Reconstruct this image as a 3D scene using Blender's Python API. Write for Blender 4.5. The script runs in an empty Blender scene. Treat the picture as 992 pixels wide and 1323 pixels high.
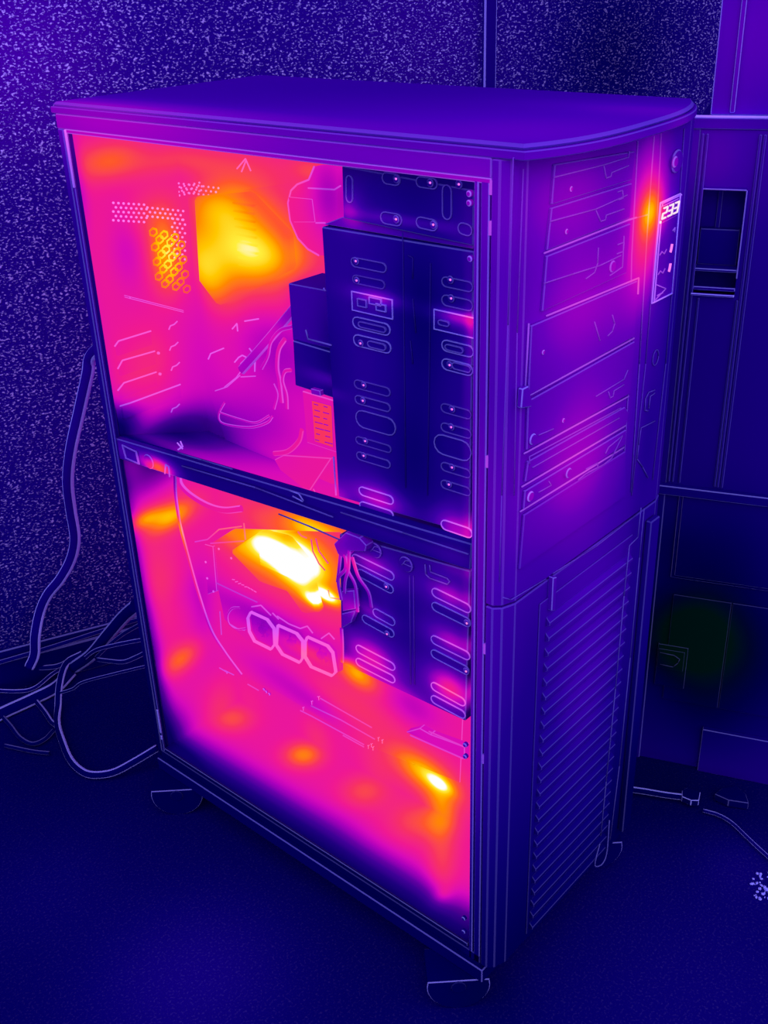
import bpy, bmesh, math, random
import numpy as np
from mathutils import Vector, Matrix
random.seed(7)
SC = bpy.context.scene
COL = SC.collection
# ---------------------------------------------------------------- camera
F_PX, YAW, PIT, ROL = 1388.5607, 0.8402, -0.4749, -0.0353
CAM = np.array([-0.6902, -0.4966, 1.0860])
_d = np.array([math.sin(YAW)*math.cos(PIT), math.cos(YAW)*math.cos(PIT), math.sin(PIT)])
_r = np.array([math.cos(YAW), -math.sin(YAW), 0.0]); _u = np.cross(_r, _d)
_R = _r*math.cos(ROL) + _u*math.sin(ROL); _U = -_r*math.sin(ROL) + _u*math.cos(ROL)
cd = bpy.data.cameras.new('camera'); cam = bpy.data.objects.new('camera', cd); COL.objects.link(cam)
cd.sensor_fit = 'HORIZONTAL'; cd.sensor_width = 36; cd.lens = F_PX*36/992; cd.clip_start = .02
M = Matrix(((_R[0], _U[0], -_d[0], CAM[0]), (_R[1], _U[1], -_d[1], CAM[1]), (_R[2], _U[2], -_d[2], CAM[2]), (0, 0, 0, 1)))
cam.matrix_world = M
SC.camera = cam
# ---------------------------------------------------------------- light: an evenly lit room
w = bpy.data.worlds.new('room_light'); SC.world = w; w.use_nodes = True
w.node_tree.nodes['Background'].inputs[0].default_value = (1, 1, 1, 1)
w.node_tree.nodes['Background'].inputs[1].default_value = 1.25
def area(name, loc, target, size, power):
    l = bpy.data.lights.new(name, 'AREA'); l.energy = power; l.size = size
    o = bpy.data.objects.new(name, l); COL.objects.link(o); o.location = loc
    o.rotation_euler = (Vector(target)-Vector(loc)).to_track_quat('-Z', 'Y').to_euler()
area('added_fill_light', (-1.6, -1.4, 2.4), (.2, .2, .4), 1.2, 9)  # unseen light, added to brighten the upright faces
vs = SC.view_settings; vs.view_transform = 'Standard'; vs.look = 'None'; vs.exposure = 0; vs.gamma = 1; vs.use_curve_mapping = False
# ---------------------------------------------------------------- measuring: photo pixel -> point on a real plane
def ray(u, v): return _d + _R*(u-496)/F_PX - _U*(v-661.5)/F_PX
def on(u, v, ax, val):
    k = ray(u, v); return Vector(CAM + k*(val-CAM[ax])/k[ax])
def onplane(u, v, P, n):
    k = ray(u, v); return Vector(CAM + k*(((np.array(P)-CAM)@np.array(n))/(k@np.array(n))))
X = lambda u, v, x: on(u, v, 0, x)
Y = lambda u, v, y: on(u, v, 1, y)
Z = lambda u, v, z: on(u, v, 2, z)
D, W, ZM, ZB, ZT = 0.577, 0.310, 0.551, 0.072, 0.96
TRAY = .15
BASE = Vector((W/2, D/2, 0))
# ---------------------------------------------------------------- objects
def thing(name, label, cat, loc, group=None):
    o = bpy.data.objects.new(name, None); COL.objects.link(o); o.location = loc; o.empty_display_size = .05
    o['label'] = label; o['category'] = cat
    if group: o['group'] = group
    return o
def tag(o, label, cat, group=None):
    o['label'] = label; o['category'] = cat
    if group: o['group'] = group
    return o
def wpos(o):
    p = Vector((0, 0, 0))
    while o: p = p + o.location; o = o.parent
    return p
def obj(name, bm, mats, parent=None, kind=None, label=None, smooth=False):
    bmesh.ops.recalc_face_normals(bm, faces=bm.faces)
    lo = Vector((min(v.co[i] for v in bm.verts) for i in range(3))); hi = Vector((max(v.co[i] for v in bm.verts) for i in range(3)))
    c = (lo+hi)/2
    bmesh.ops.translate(bm, verts=bm.verts, vec=-c)
    if smooth:
        for f in bm.faces: f.smooth = True
    me = bpy.data.meshes.new(name); bm.to_mesh(me); bm.free()
    for m in (mats if isinstance(mats, (list, tuple)) else [mats]): me.materials.append(m)
    o = bpy.data.objects.new(name, me); COL.objects.link(o)
    if parent: o.parent = parent; o.location = c-wpos(parent)
    else: o.location = c
    if kind: o['kind'] = kind
    if label: o['label'] = label
    return o
NEW = bmesh.new
def prism(bm, pts, vec, bev=.0011, rims=False):
    b = NEW()
    vs_ = [b.verts.new(p) for p in pts]; f = b.faces.new(vs_)
    r = bmesh.ops.extrude_face_region(b, geom=[f])
    bmesh.ops.translate(b, verts=[g for g in r['geom'] if isinstance(g, bmesh.types.BMVert)], vec=Vector(vec))
    bmesh.ops.recalc_face_normals(b, faces=b.faces)
    d_ = Vector(vec).normalized()
    ed = [e for e in b.edges if not rims or abs((e.verts[0].co-e.verts[1].co).normalized().dot(d_)) < .5]
    if bev: bmesh.ops.bevel(b, geom=ed, offset=bev, segments=1, affect='EDGES', material=1, clamp_overlap=True)
    join(bm, b)
def join(bm, b):
    me = bpy.data.meshes.new('tmp'); b.to_mesh(me); b.free(); bm.from_mesh(me); bpy.data.meshes.remove(me)
def box(bm, a, b, bev=.0011):
    x0, y0, z0 = a; x1, y1, z1 = b
    prism(bm, [(x0, y0, z0), (x1, y0, z0), (x1, y1, z0), (x0, y1, z0)], (0, 0, z1-z0), bev)
def frame_of(tan, up):
    t = Vector(tan).normalized(); s = t.cross(Vector(up))
    if s.length < 1e-5: s = t.cross(Vector((1, .3, .2)))
    s.normalize(); return t, s, s.cross(t).normalized()
def spline(pts, n=8):
    P = [Vector(p) for p in pts]; P = [P[0]*2-P[1]]+P+[P[-1]*2-P[-2]]; out = []
    for i in range(1, len(P)-2):
        for k in range(n):
            t = k/n; a, b, c, d = P[i-1], P[i], P[i+1], P[i+2]
            out.append(.5*((2*b)+(c-a)*t+(2*a-5*b+4*c-d)*t*t+(3*b-a-3*c+d)*t**3))
    out.append(P[-2]); return out
def tube(bm, pts, r, seg=8, up=(0, 0, 1), flat=1.0, mat=0, sides=False):
    """round or flattened cable; with sides=True two strips down its sides take the paler material, a painted outline highlight"""
    rings = []
    for i, p in enumerate(pts):
        a = pts[max(i-1, 0)]; b = pts[min(i+1, len(pts)-1)]
        t, s, n = frame_of(Vector(b)-Vector(a), up)
        rings.append([bm.verts.new(Vector(p)+s*math.cos(2*math.pi*k/seg)*r+n*math.sin(2*math.pi*k/seg)*r*flat) for k in range(seg)])
    for A, B in zip(rings, rings[1:]):
        for k in range(seg):
            f = bm.faces.new((A[k], A[(k+1) % seg], B[(k+1) % seg], B[k])); f.smooth = True
            am = (k+.5)/seg*2*math.pi
            f.material_index = 1 if sides and abs(math.cos(am)) > .8 else mat
    for R_ in (rings[0], rings[-1]):
        f = bm.faces.new(R_); f.material_index = mat
def line(bm, pts, r=.0008, mat=1, closed=False):
    P = [Vector(p) for p in pts]
    if closed: P = P+[P[0]]
    for a, b in zip(P, P[1:]):
        if (b-a).length > 1e-6: tube(bm, [a, b], r, 5, (.3, .2, .93), mat=mat)
def cyl(bm, c, axis, r, h, seg=20, mat=0, rim=0, r2=None):
    t, s, n = frame_of(axis, (0, .1, 1)); c = Vector(c); r2 = r if r2 is None else r2
    A = [bm.verts.new(c+(s*math.cos(2*math.pi*k/seg)+n*math.sin(2*math.pi*k/seg))*r) for k in range(seg)]
    rr = r2-rim
    B = [bm.verts.new(c+t*h+(s*math.cos(2*math.pi*k/seg)+n*math.sin(2*math.pi*k/seg))*rr) for k in range(seg)]
    C = [bm.verts.new(c+t*(h-rim)+(s*math.cos(2*math.pi*k/seg)+n*math.sin(2*math.pi*k/seg))*r2) for k in range(seg)] if rim else None
    bm.faces.new(A).material_index = mat; bm.faces.new(B).material_index = mat
    for P_, Q_, m_ in ([(A, C, mat), (C, B, 1)] if rim else [(A, B, mat)]):
        for k in range(seg): bm.faces.new((P_[k], P_[(k+1) % seg], Q_[(k+1) % seg], Q_[k])).material_index = m_
def ring(bm, outer, inner, vec, mat=1):
    v = Vector(vec); n = len(outer)
    O0 = [bm.verts.new(p) for p in outer]; I0 = [bm.verts.new(p) for p in inner]
    O1 = [bm.verts.new(Vector(p)+v) for p in outer]; I1 = [bm.verts.new(Vector(p)+v) for p in inner]
    for k in range(n):
        j = (k+1) % n
        for q in ((O0[k], O0[j], O1[j], O1[k]), (I0[j], I0[k], I1[k], I1[j]), (O1[k], O1[j], I1[j], I1[k]), (O0[j], O0[k], I0[k], I0[j])):
            bm.faces.new(q).material_index = mat
# ---------------------------------------------------------------- heat: every surface is coloured by its temperature
RAMP = [(0, (0, 26, 27)), (.05, (0, 8, 55)), (.10, (0, 0, 85)), (.16, (8, 0, 112)), (.22, (18, 0, 130)), (.30, (33, 0, 150)),
        (.40, (69, 0, 182)), (.48, (110, 0, 198)), (.56, (172, 0, 200)), (.62, (215, 10, 185)), (.68, (240, 25, 145)), (.74, (247, 48, 100)),
        (.80, (255, 85, 45)), (.86, (255, 135, 0)), (.92, (255, 200, 0)), (.965, (255, 238, 60)), (1.0, (255, 255, 255))]
lin = lambda c: tuple(((x/255)/12.92 if x/255 <= .04045 else ((x/255+.055)/1.055)**2.4) for x in c)
def px_spot(u, v, ax, val, ru, rv, amp, through=.12):
    """a warm (amp > 0) or cool patch centred on a real surface point, with its own size in metres"""
    c = on(u, v, ax, val); s = [through]*3
    dU = on(u+ru, v, ax, val)-on(u-ru, v, ax, val); dV = on(u, v+rv, ax, val)-on(u, v-rv, ax, val)
    if ax == 0: s[1] = abs(dU[1])/2; s[2] = abs(dV[2])/2
    elif ax == 1: s[0] = abs(dU[0])/2; s[2] = abs(dV[2])/2
    else:
        s[0] = max(abs(dU[0]), abs(dV[0]))/2; s[1] = max(abs(dU[1]), abs(dV[1]))/2
    return (tuple(c), tuple(s), amp)
FIELDS = {}
def field(name, base, spots, root=None, lo=0.0, hi=1.0):
    g = bpy.data.node_groups.new('heat_'+name, 'ShaderNodeTree'); N = g.nodes; L = g.links
    g.interface.new_socket('Offset', in_out='INPUT', socket_type='NodeSocketFloat')
    g.interface.new_socket('Heat', in_out='OUTPUT', socket_type='NodeSocketFloat')
    g.interface.new_socket('Color', in_out='OUTPUT', socket_type='NodeSocketColor')
    gi = N.new('NodeGroupInput'); go = N.new('NodeGroupOutput')
    tc = N.new('ShaderNodeTexCoord' if root else 'ShaderNodeNewGeometry')
    if root: tc.object = root
    P = tc.outputs['Object' if root else 'Position']; off = wpos(root) if root else Vector((0, 0, 0))
    acc = None
    def math_(op, a, b, c=None):
        n = N.new('ShaderNodeMath'); n.operation = op
        for i, q in enumerate((a, b, c)):
            if q is None: continue
            if isinstance(q, (int, float)): n.inputs[i].default_value = q
            else: L.new(q, n.inputs[i])
        return n.outputs[0]
    acc = math_('ADD', gi.outputs['Offset'], base)
    for c, s, a in spots:
        n1 = N.new('ShaderNodeVectorMath'); n1.operation = 'SUBTRACT'; L.new(P, n1.inputs[0]); n1.inputs[1].default_value = Vector(c)-off
        n2 = N.new('ShaderNodeVectorMath'); n2.operation = 'DIVIDE'; L.new(n1.outputs[0], n2.inputs[0]); n2.inputs[1].default_value = s
        n3 = N.new('ShaderNodeVectorMath'); n3.operation = 'DOT_PRODUCT'; L.new(n2.outputs[0], n3.inputs[0]); L.new(n2.outputs[0], n3.inputs[1])
        e = math_('POWER', math.exp(-1.0), n3.outputs['Value'])
        acc = math_('MULTIPLY_ADD', e, a, acc)
    mx = math_('MAXIMUM', acc, lo); mn = math_('MINIMUM', mx, hi)
    r = N.new('ShaderNodeValToRGB'); el = r.color_ramp.elements
    while len(el) > 1: el.remove(el[-1])
    el[0].position = 0; el[0].color = (*lin(RAMP[0][1]), 1)
    for p, c in RAMP[1:]:
        x = el.new(p); x.color = (*lin(c), 1)
    L.new(mn, r.inputs[0]); L.new(mn, go.inputs['Heat']); L.new(r.outputs[0], go.inputs['Color'])
    FIELDS[name] = g
MATS = {}
def mat(fname, offset=0.0, pale=0.0, fleck=None, name=None):
    """surface coloured by its heat; pale = strength of the outline highlight painted into rims and edges; what is hot glows"""
    key = (fname, round(offset, 3), round(pale, 3), fleck)
    if key in MATS: return MATS[key]
    m = bpy.data.materials.new(name or 'surface_%s' % fname); m.use_nodes = True; nt = m.node_tree; N = nt.nodes; L = nt.links
    N.clear(); out = N.new('ShaderNodeOutputMaterial')
    g = N.new('ShaderNodeGroup'); g.node_tree = FIELDS[fname]; g.inputs['Offset'].default_value = offset
    colr = g.outputs['Color']
    def add(cin, fac, rgb, socket=None):
        x = N.new('ShaderNodeMix'); x.data_type = 'RGBA'; x.blend_type = 'ADD'
        if socket is None: x.inputs[0].default_value = fac
        else: L.new(socket, x.inputs[0])
        L.new(cin, x.inputs[6]); x.inputs[7].default_value = (*rgb, 1); return x.outputs[2]
    df = N.new('ShaderNodeBsdfDiffuse'); em = N.new('ShaderNodeEmission'); mix = N.new('ShaderNodeMixShader')
    if pale: colr = add(colr, pale, (.22, .19, .85))  # bright edge outline painted into the colour
    if fleck:
        scale, thr, amt, stretch, bump = fleck
        geo = N.new('ShaderNodeNewGeometry')
        mp = N.new('ShaderNodeMapping'); mp.inputs['Scale'].default_value = (scale, scale, scale*stretch); L.new(geo.outputs['Position'], mp.inputs[0])
        nz = N.new('ShaderNodeTexNoise'); nz.inputs['Scale'].default_value = 1; nz.inputs['Detail'].default_value = 1.5; nz.inputs['Roughness'].default_value = .55
        L.new(mp.outputs[0], nz.inputs['Vector'])
        mr = N.new('ShaderNodeMapRange'); mr.inputs[1].default_value = thr; mr.inputs[2].default_value = thr+.17; mr.inputs[4].default_value = amt
        L.new(nz.outputs[0], mr.inputs[0])
        nb = N.new('ShaderNodeTexNoise'); nb.inputs['Scale'].default_value = 2.2; L.new(geo.outputs['Position'], nb.inputs['Vector'])
        ml = N.new('ShaderNodeMath'); ml.operation = 'MULTIPLY'; L.new(mr.outputs[0], ml.inputs[0]); L.new(g.outputs['Heat'], ml.inputs[1])
        colr = add(colr, 1, (.9, .62, 2.3), ml.outputs[0])
        if bump:
            bp = N.new('ShaderNodeBump'); bp.inputs['Strength'].default_value = bump; bp.inputs['Distance'].default_value = .004
            L.new(nz.outputs[0], bp.inputs['Height']); L.new(bp.outputs[0], df.inputs['Normal'])
    L.new(colr, df.inputs[0]); L.new(colr, em.inputs[0])
    mr2 = N.new('ShaderNodeMapRange'); mr2.inputs[1].default_value = .46; mr2.inputs[2].default_value = .62; L.new(g.outputs['Heat'], mr2.inputs[0])
    L.new(mr2.outputs[0], mix.inputs[0]); L.new(df.outputs[0], mix.inputs[1]); L.new(em.outputs[0], mix.inputs[2]); L.new(mix.outputs[0], out.inputs[0])
    MATS[key] = m; return m
def mm(f, off=0.0, pale=.25): return [mat(f, off), mat(f, off, pale)]
# wall and cupboard planes
WP = Vector((-.0036, .9911, .08)); WA = math.radians(113.8)
WN = Vector((math.cos(WA), -math.sin(WA), 0)); WD = Vector((math.sin(WA), math.cos(WA), 0))      # normal towards the room, direction to the right
CP = Vector((.5, .082, 0)); CA = math.radians(159)
CN = Vector((math.cos(CA), -math.sin(CA), 0)); CD = Vector((math.sin(CA), math.cos(CA), 0))
def wsp(u, v, r, amp): return (tuple(onplane(u, v, WP, WN)), (r, r, r), amp)
def csp(u, v, r, amp): return (tuple(onplane(u, v, CP, CN)), (r, r, r), amp)
field('wall', .27, [wsp(0, 60, .16, .12), wsp(560, 40, .22, .05), wsp(790, 70, .16, -.14), wsp(60, 760, .3, -.05), wsp(0, 900, .2, -.09), wsp(130, 870, .14, -.06)])
field('floor', .12, [(tuple(Z(u, v, 0)), (r, r, .3), a) for u, v, r, a in ((250, 1260, .12, .10), (60, 1150, .1, .03), (900, 1260, .2, .05), (100, 950, .15, -.03), (860, 1010, .12, -.04), (960, 1120, .06, .05), (640, 1300, .05, -.03))])
field('cupboard', .27, [csp(975, 40, .12, .14), csp(915, 215, .06, .12), csp(930, 500, .12, -.01), csp(970, 300, .06, .02), csp(935, 705, .085, -.09), csp(925, 850, .15, -.19), csp(888, 822, .078, -.15), csp(850, 700, .05, -.06), csp(910, 930, .06, -.05)], lo=.0)
root = thing('computer_tower', 'tall glowing computer tower with its side panel off, standing on casters', 'computer', BASE)
field('case', .35, [((W/2, D/2, .0), (9, 9, .42), -.25), ((0, .5, .95), (.05, .28, .06), .17), ((0, .1, .94), (.2, .2, .05), .05), ((0, .577, .5), (.1, .05, .3), -.06),
      px_spot(750, 390, 1, -.025, 75, 80, .16), px_spot(745, 590, 1, -.025, 72, 120, .20), px_spot(740, 260, 1, -.025, 80, 80, .14),
      px_spot(847, 274, 1, -.025, 15, 30, .20), px_spot(845, 285, 1, -.025, 24, 95, .26), px_spot(832, 320, 1, -.025, 38, 140, .10), px_spot(880, 420, 1, -.025, 15, 130, -.08), px_spot(840, 560, 1, -.025, 14, 90, -.05),
      px_spot(760, 880, 1, -.025, 50, 190, .13), px_spot(660, 900, 1, -.025, 30, 250, .05), ((.0, .012, .40), (.012, .02, .3), .13),
      ((.26, .3, .96), (.16, .3, .03), -.03)], root, lo=.1)
RX = lambda u, v, ru, rv, a, x=TRAY-.01: px_spot(u, v, 0, x, ru, rv, a, .1)
RY = lambda u, v, ru, rv, a: px_spot(u, v, 1, D-.012, ru, rv, a, .07)
RZ = lambda u, v, ru, rv, a: px_spot(u, v, 2, ZB+.013, ru, rv, a, .05)
field('inner', .665, [
    # upper chamber, rear panel
    RY(140, 208, 50, 26, .13), RY(230, 205, 50, 18, .06), RY(215, 330, 20, 48, .19), RY(195, 280, 40, 30, .04), RY(165, 320, 22, 55, -.06), RY(195, 470, 45, 50, .08), RY(110, 420, 14, 170, -.10), RY(102, 230, 9, 60, -.08), RY(145, 550, 36, 24, -.18), RY(215, 566, 50, 26, -.24), RY(180, 625, 40, 25, -.06),
    # upper chamber, board
    RX(310, 215, 90, 28, .05), RX(395, 222, 25, 16, .07), RX(322, 318, 68, 64, .25), RX(292, 262, 44, 30, .11), RX(280, 362, 28, 42, .12), RX(350, 325, 42, 28, .08), RX(412, 392, 36, 26, -.16), RX(246, 330, 10, 60, -.06),
    RX(355, 455, 55, 55, -.10), RX(330, 545, 60, 45, -.09), RX(255, 460, 30, 60, -.05), RX(245, 562, 56, 26, -.17), RX(330, 605, 60, 16, -.12), RX(270, 545, 40, 30, -.05), RX(405, 480, 20, 90, -.03),
    # lower chamber, rear
    RY(222, 668, 32, 17, .21), RY(185, 672, 28, 12, .16), RY(205, 760, 28, 60, .06), RY(235, 852, 26, 18, .14), RY(205, 900, 30, 60, .04), RY(262, 780, 18, 60, -.06), RY(190, 625, 50, 24, -.04),
    # lower chamber, card and board
    RX(345, 708, 27, 18, .20, .08), RX(381, 737, 24, 24, .23, .08), RX(408, 779, 17, 9, .30, .08), RX(366, 724, 92, 56, .20, .08), RX(300, 705, 45, 22, .08, .08),
    RX(340, 815, 70, 20, -.12, .08), RX(436, 745, 14, 50, -.10, .05), RX(385, 848, 40, 11, .12, .08), RX(458, 872, 26, 18, .22), RX(450, 910, 60, 24, .06), RX(360, 880, 50, 20, -.06), RX(405, 915, 30, 16, -.05), RX(530, 915, 34, 26, -.07), RX(425, 255, 24, 50, -.10, .10),
    RX(545, 1003, 40, 24, .19), RX(562, 1018, 17, 9, .13), RX(530, 1000, 70, 40, .06),
    # floor
    RZ(300, 928, 34, 24, .11), RZ(392, 975, 33, 22, .18), RZ(470, 1022, 38, 28, .09), RZ(540, 1062, 44, 30, .08), RZ(573, 1044, 20, 22, 0.100), RZ(572, 1064, 20, 22, 0.100), RZ(571, 1084, 20, 22, 0.062), RZ(571, 1104, 20, 22, 0.062), RZ(570, 1124, 20, 22, 0.062), RZ(570, 1144, 20, 22, 0.062), RZ(569, 1164, 20, 22, 0.062), RZ(571, 1156, 11, 13, .05), RZ(440, 1060, 60, 30, -.02),
    ((.005, .3, .575), (.030, .9, .022), -.40), ((.0, .3, ZB), (.043, .9, .07), -.50), ((.0, D-.02, .14), (.022, .05, .18), -.36), ((.0, D-.02, .4), (.016, .05, .2), -.20), ((.1, .0, .2), (.2, .022, .4), -.14)], root, lo=.2)
CX = .02
RC = lambda u, v, ru, rv, a: px_spot(u, v, 0, CX, ru, rv, a*(.84 if a > 0 else 1), .1)
field('cage', .315, [RC(545, 400, 40, 110, -.16), RC(535, 590, 36, 90, -.13), RC(410, 460, 30, 60, -.10), RC(525, 250, 60, 26, -.06), RC(525, 800, 25, 60, -.05), RC(490, 385, 34, 11, .26), RC(590, 410, 34, 12, .30), RC(490, 645, 38, 20, .34), RC(590, 685, 32, 26, .34), RC(435, 655, 20, 30, .35),
      RC(482, 730, 34, 16, .24), RC(582, 770, 32, 18, .26), RC(590, 735, 30, 12, .12), RC(480, 790, 26, 12, .18), RC(585, 830, 34, 18, .26), RC(480, 848, 36, 24, .34), RC(452, 866, 22, 14, .62), RC(582, 890, 32, 24, .40), RC(520, 905, 50, 22, .3), RC(606, 600, 8, 300, .12),
      RC(520, 285, 80, 8, .14), RC(450, 270, 16, 24, .2), RC(405, 500, 30, 9, .18), RC(610, 440, 8, 40, .12)], root, lo=.10, hi=.9)
field('shelf', .25, [px_spot(210, 603, 0, .01, 22, 14, .50, .02), px_spot(175, 588, 0, .01, 40, 16, .14, .02), px_spot(160, 575, 0, .01, 20, 14, .05), px_spot(590, 720, 0, .01, 40, 20, .1), px_spot(500, 690, 0, .01, 60, 12, .06)], root)
field('display', .5, [px_spot(852, 275, 1, -.025, 14, 30, .26), px_spot(880, 330, 1, -.025, 14, 80, -.12)], root)

# ================================================================ SETTING
b = NEW()
for x0, y0, x1, y1 in ((-3, -3, 4, 3),):
    box(b, (x0, y0, -.05), (x1, y1, 0), 0)
obj('floor', b, mat('floor', 0, 0, (330, .55, .07, 1, .1)), kind='structure')
def wpt(s, z, out=0.0): return WP + WD*s + WN*out + Vector((0, 0, z-WP.z))
def wbox(bm, s0, s1, z0, z1, o0, o1, bev=.0015):
    prism(bm, [wpt(s0, z0, o0), wpt(s1, z0, o0), wpt(s1, z1, o0), wpt(s0, z1, o0)], WN*(o1-o0), bev)
def ws(u, v): return (onplane(u, v, WP, WN)-WP).dot(WD)
sb0, sb1 = ws(622, 60), ws(638, 60)
zb_bat = onplane(630, 118, WP, WN).z
b = NEW(); wbox(b, -1.6, 2.6, 0, 2.6, -.1, 0, 0)
obj('wall_left', b, mat('wall', 0, 0, (235, .562, 1.25, 1.5, .4)), kind='structure')
b = NEW(); wbox(b, sb0, sb1, zb_bat, 2.6, 0, .010, .0025)
obj('trim_1', b, [mat('wall', -.05), mat('wall', .05, .75)], kind='structure', label='vertical flat batten running down the textured wall')
b = NEW(); wbox(b, -1.6, 1.5, 0, .062, 0, .012, .003); wbox(b, -1.6, 1.5, .062, .08, 0, .007, .002)
obj('baseboard_left', b, mm('wall', -.02, .3), kind='structure')

# ================================================================ CUPBOARD (one flat front at the right)
def cs(u, v): 
    p = onplane(u, v, CP, CN); return (p-CP).dot(CD), p.z
def cpt(s, z, o=0.0): return CP + CD*s + CN*o + Vector((0, 0, z))
def cbox(bm, s0, s1, z0, z1, o0, o1, bev=.0014):
    prism(bm, [cpt(s0, z0, o0), cpt(s1, z0, o0), cpt(s1, z1, o0), cpt(s0, z1, o0)], CN*(o1-o0), bev)
cup = thing('tall_cupboard', 'tall cold panelled cupboard with a small niche, right of the computer tower', 'cupboard', cpt(.25, 0, -.14))
S0, S1 = .010, .50
cm = mm('cupboard', 0, .22); cmb = mm('cupboard', 0, .75)
nl, nr, nb, nt_ = .0178, .0668, .7175, .839
# body is built of boards so that the niche is a real hollow
b = NEW(); cbox(b, S0-.012, S0, 0, .905, -.28, 0); obj('side_panel', b, cm, cup)
b = NEW(); cbox(b, S0, S1, 0, .905, -.28, -.262, 0); obj('back_panel', b, cm, cup)
b = NEW(); cbox(b, S0, nl, nb, nt_, -.01, 0, 0); obj('door_stile', b, cm, cup)
b = NEW(); cbox(b, nr, S1, nb, nt_, -.01, 0, 0)
obj('door_panel', b, cm, cup)
b = NEW(); cbox(b, S0, S1, nt_, .905, -.01, 0, 0); obj('door_panel', b, cm, cup)
b = NEW(); cbox(b, S0, S1, .462, nb, -.01, 0, 0); obj('door_panel', b, cm, cup)
for s in (.0085, .0135, .022, .073, .078, .0665):
    if s < .07:
        b = NEW(); cbox(b, s+.003, s+.0055, .465, .712 if s > .02 else .900, 0, .003, .0008)
    else:
        b = NEW(); cbox(b, s, s+.003, .465, .900, 0, .003, .0008)
    obj('moulding', b, mm('cupboard', 0, .14), cup)
b = NEW(); cbox(b, nl, nr, nb, nt_, -.04, -.03, 0); obj('niche_back', b, mm('cupboard', -.06), cup)
b = NEW()
cbox(b, nl-.003, nl, nb, nt_, -.03, .001, 0); cbox(b, nr, nr+.003, nb, nt_, -.03, .001, 0); cbox(b, nl, nr, nb-.003, nb, -.03, .001, 0); cbox(b, nl, nr, nt_, nt_+.003, -.03, .001, 0)
obj('niche_lining', b, mm('cupboard', -.04), cup)
b = NEW()
for a in ((nl-.001, nl+.0005, nb, nt_), (nr-.0005, nr+.001, nb+.02, nt_), (nl, nr, nt_-.0005, nt_+.001)): cbox(b, a[0], a[1], a[2], a[3], 0, .0022, .0004)
obj('niche_frame', b, [mat('cupboard', .05, .5)]*2, cup)
b = NEW(); cbox(b, nl, nr, .744, .7475, -.03, .001, .001); obj('niche_shelf', b, mm('cupboard', -.05, .5), cup)
b = NEW(); cbox(b, nl+.001, nr-.003, .7475, .790, -.03, -.018, .001); obj('niche_panel', b, mm('cupboard', -.08, .2), cup)
b = NEW(); cbox(b, nl+.017, nl+.022, .775, nt_, -.030, -.026, .0008); obj('niche_post', b, mm('cupboard', -.06, .2), cup)
b = NEW(); cbox(b, nl-.001, nr, nb-.002, nb+.0008, 0, .006, .0009); obj('niche_sill', b, mm('cupboard', .05, 1.3), cup)
b = NEW(); cbox(b, nl+.001, nr, nb+.0045, nb+.0085, -.002, .003, .0008); obj('niche_rail', b, mm('cupboard', 0, .5), cup)
b = NEW(); cbox(b, S0-.010, S1, .905, .9168, -.02, .003, .0008); obj('top_board', b, mm('cupboard', .0, .30), cup)
b = NEW(); cbox(b, S0-.008, S1, .9168, .9192, -.002, .004, .0006); obj('top_edge', b, [mat('cupboard', .1, 1.4)]*2, cup, label='bright thin top edge strip')
b = NEW(); cbox(b, .0178, S1, .919, 1.6, -.26, -.004, .0012)
obj('upper_panel', b, mm('cupboard', .02, .7), cup)
b = NEW(); cbox(b, .0385, .0440, .922, 1.6, -.004, 0, .0009); obj('moulding', b, mm('cupboard', .03, .45), cup)
b = NEW(); cbox(b, S0-.012, S1, .449, .462, -.28, .010, .0012); obj('ledge', b, mm('cupboard', -.02, .45), cup)
# lower front: framed drawer face, cold lower panel, plinth
b = NEW(); cbox(b, S0, S1, 0, .449, -.03, -.006, 0); obj('lower_front', b, cm, cup)
dr = NEW(); cbox(dr, .0275, S1, .3195, .4475, -.006, -.002, .0008); dro = obj('drawer_front', dr, mm('cupboard', 0, .6), cup)
b = NEW(); cbox(b, .0325, S1, .3245, .4475, -.002, .0005, .0008); obj('raised_field', b, mm('cupboard', 0, .5), dro)
b = NEW(); cbox(b, .034, .111, .115, .2925, -.006, -.003, .0007); obj('lower_panel', b, mm('cupboard', 0, .10), cup)
b = NEW(); cbox(b, .1125, S1, .115, .2925, -.006, -.003, .0007); obj('lower_panel', b, mm('cupboard', 0, .12), cup)
b = NEW(); cbox(b, .0205, .062, .139, .2095, -.006, -.001, .0007); plate = obj('socket_plate', b, mm('cupboard', 0, .13), cup)
b = NEW(); cbox(b, .022, .058, .170, .203, -.001, .0012, .0006); obj('socket_cover', b, mm('cupboard', 0, .10), plate)
b = NEW(); line(b, [cpt(.024, .197, .002), cpt(.044, .196, .002), cpt(.052, .191, .002), cpt(.050, .184, .002), cpt(.044, .176, .002), cpt(.026, .177, .002)], .0007)
obj('latch', b, mm('cupboard', 0, .15), plate)
b = NEW(); cbox(b, .095, S1, 0, .0775, -.006, .003, .001); obj('plinth', b, mm('cupboard', .03, .3), cup)

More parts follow.
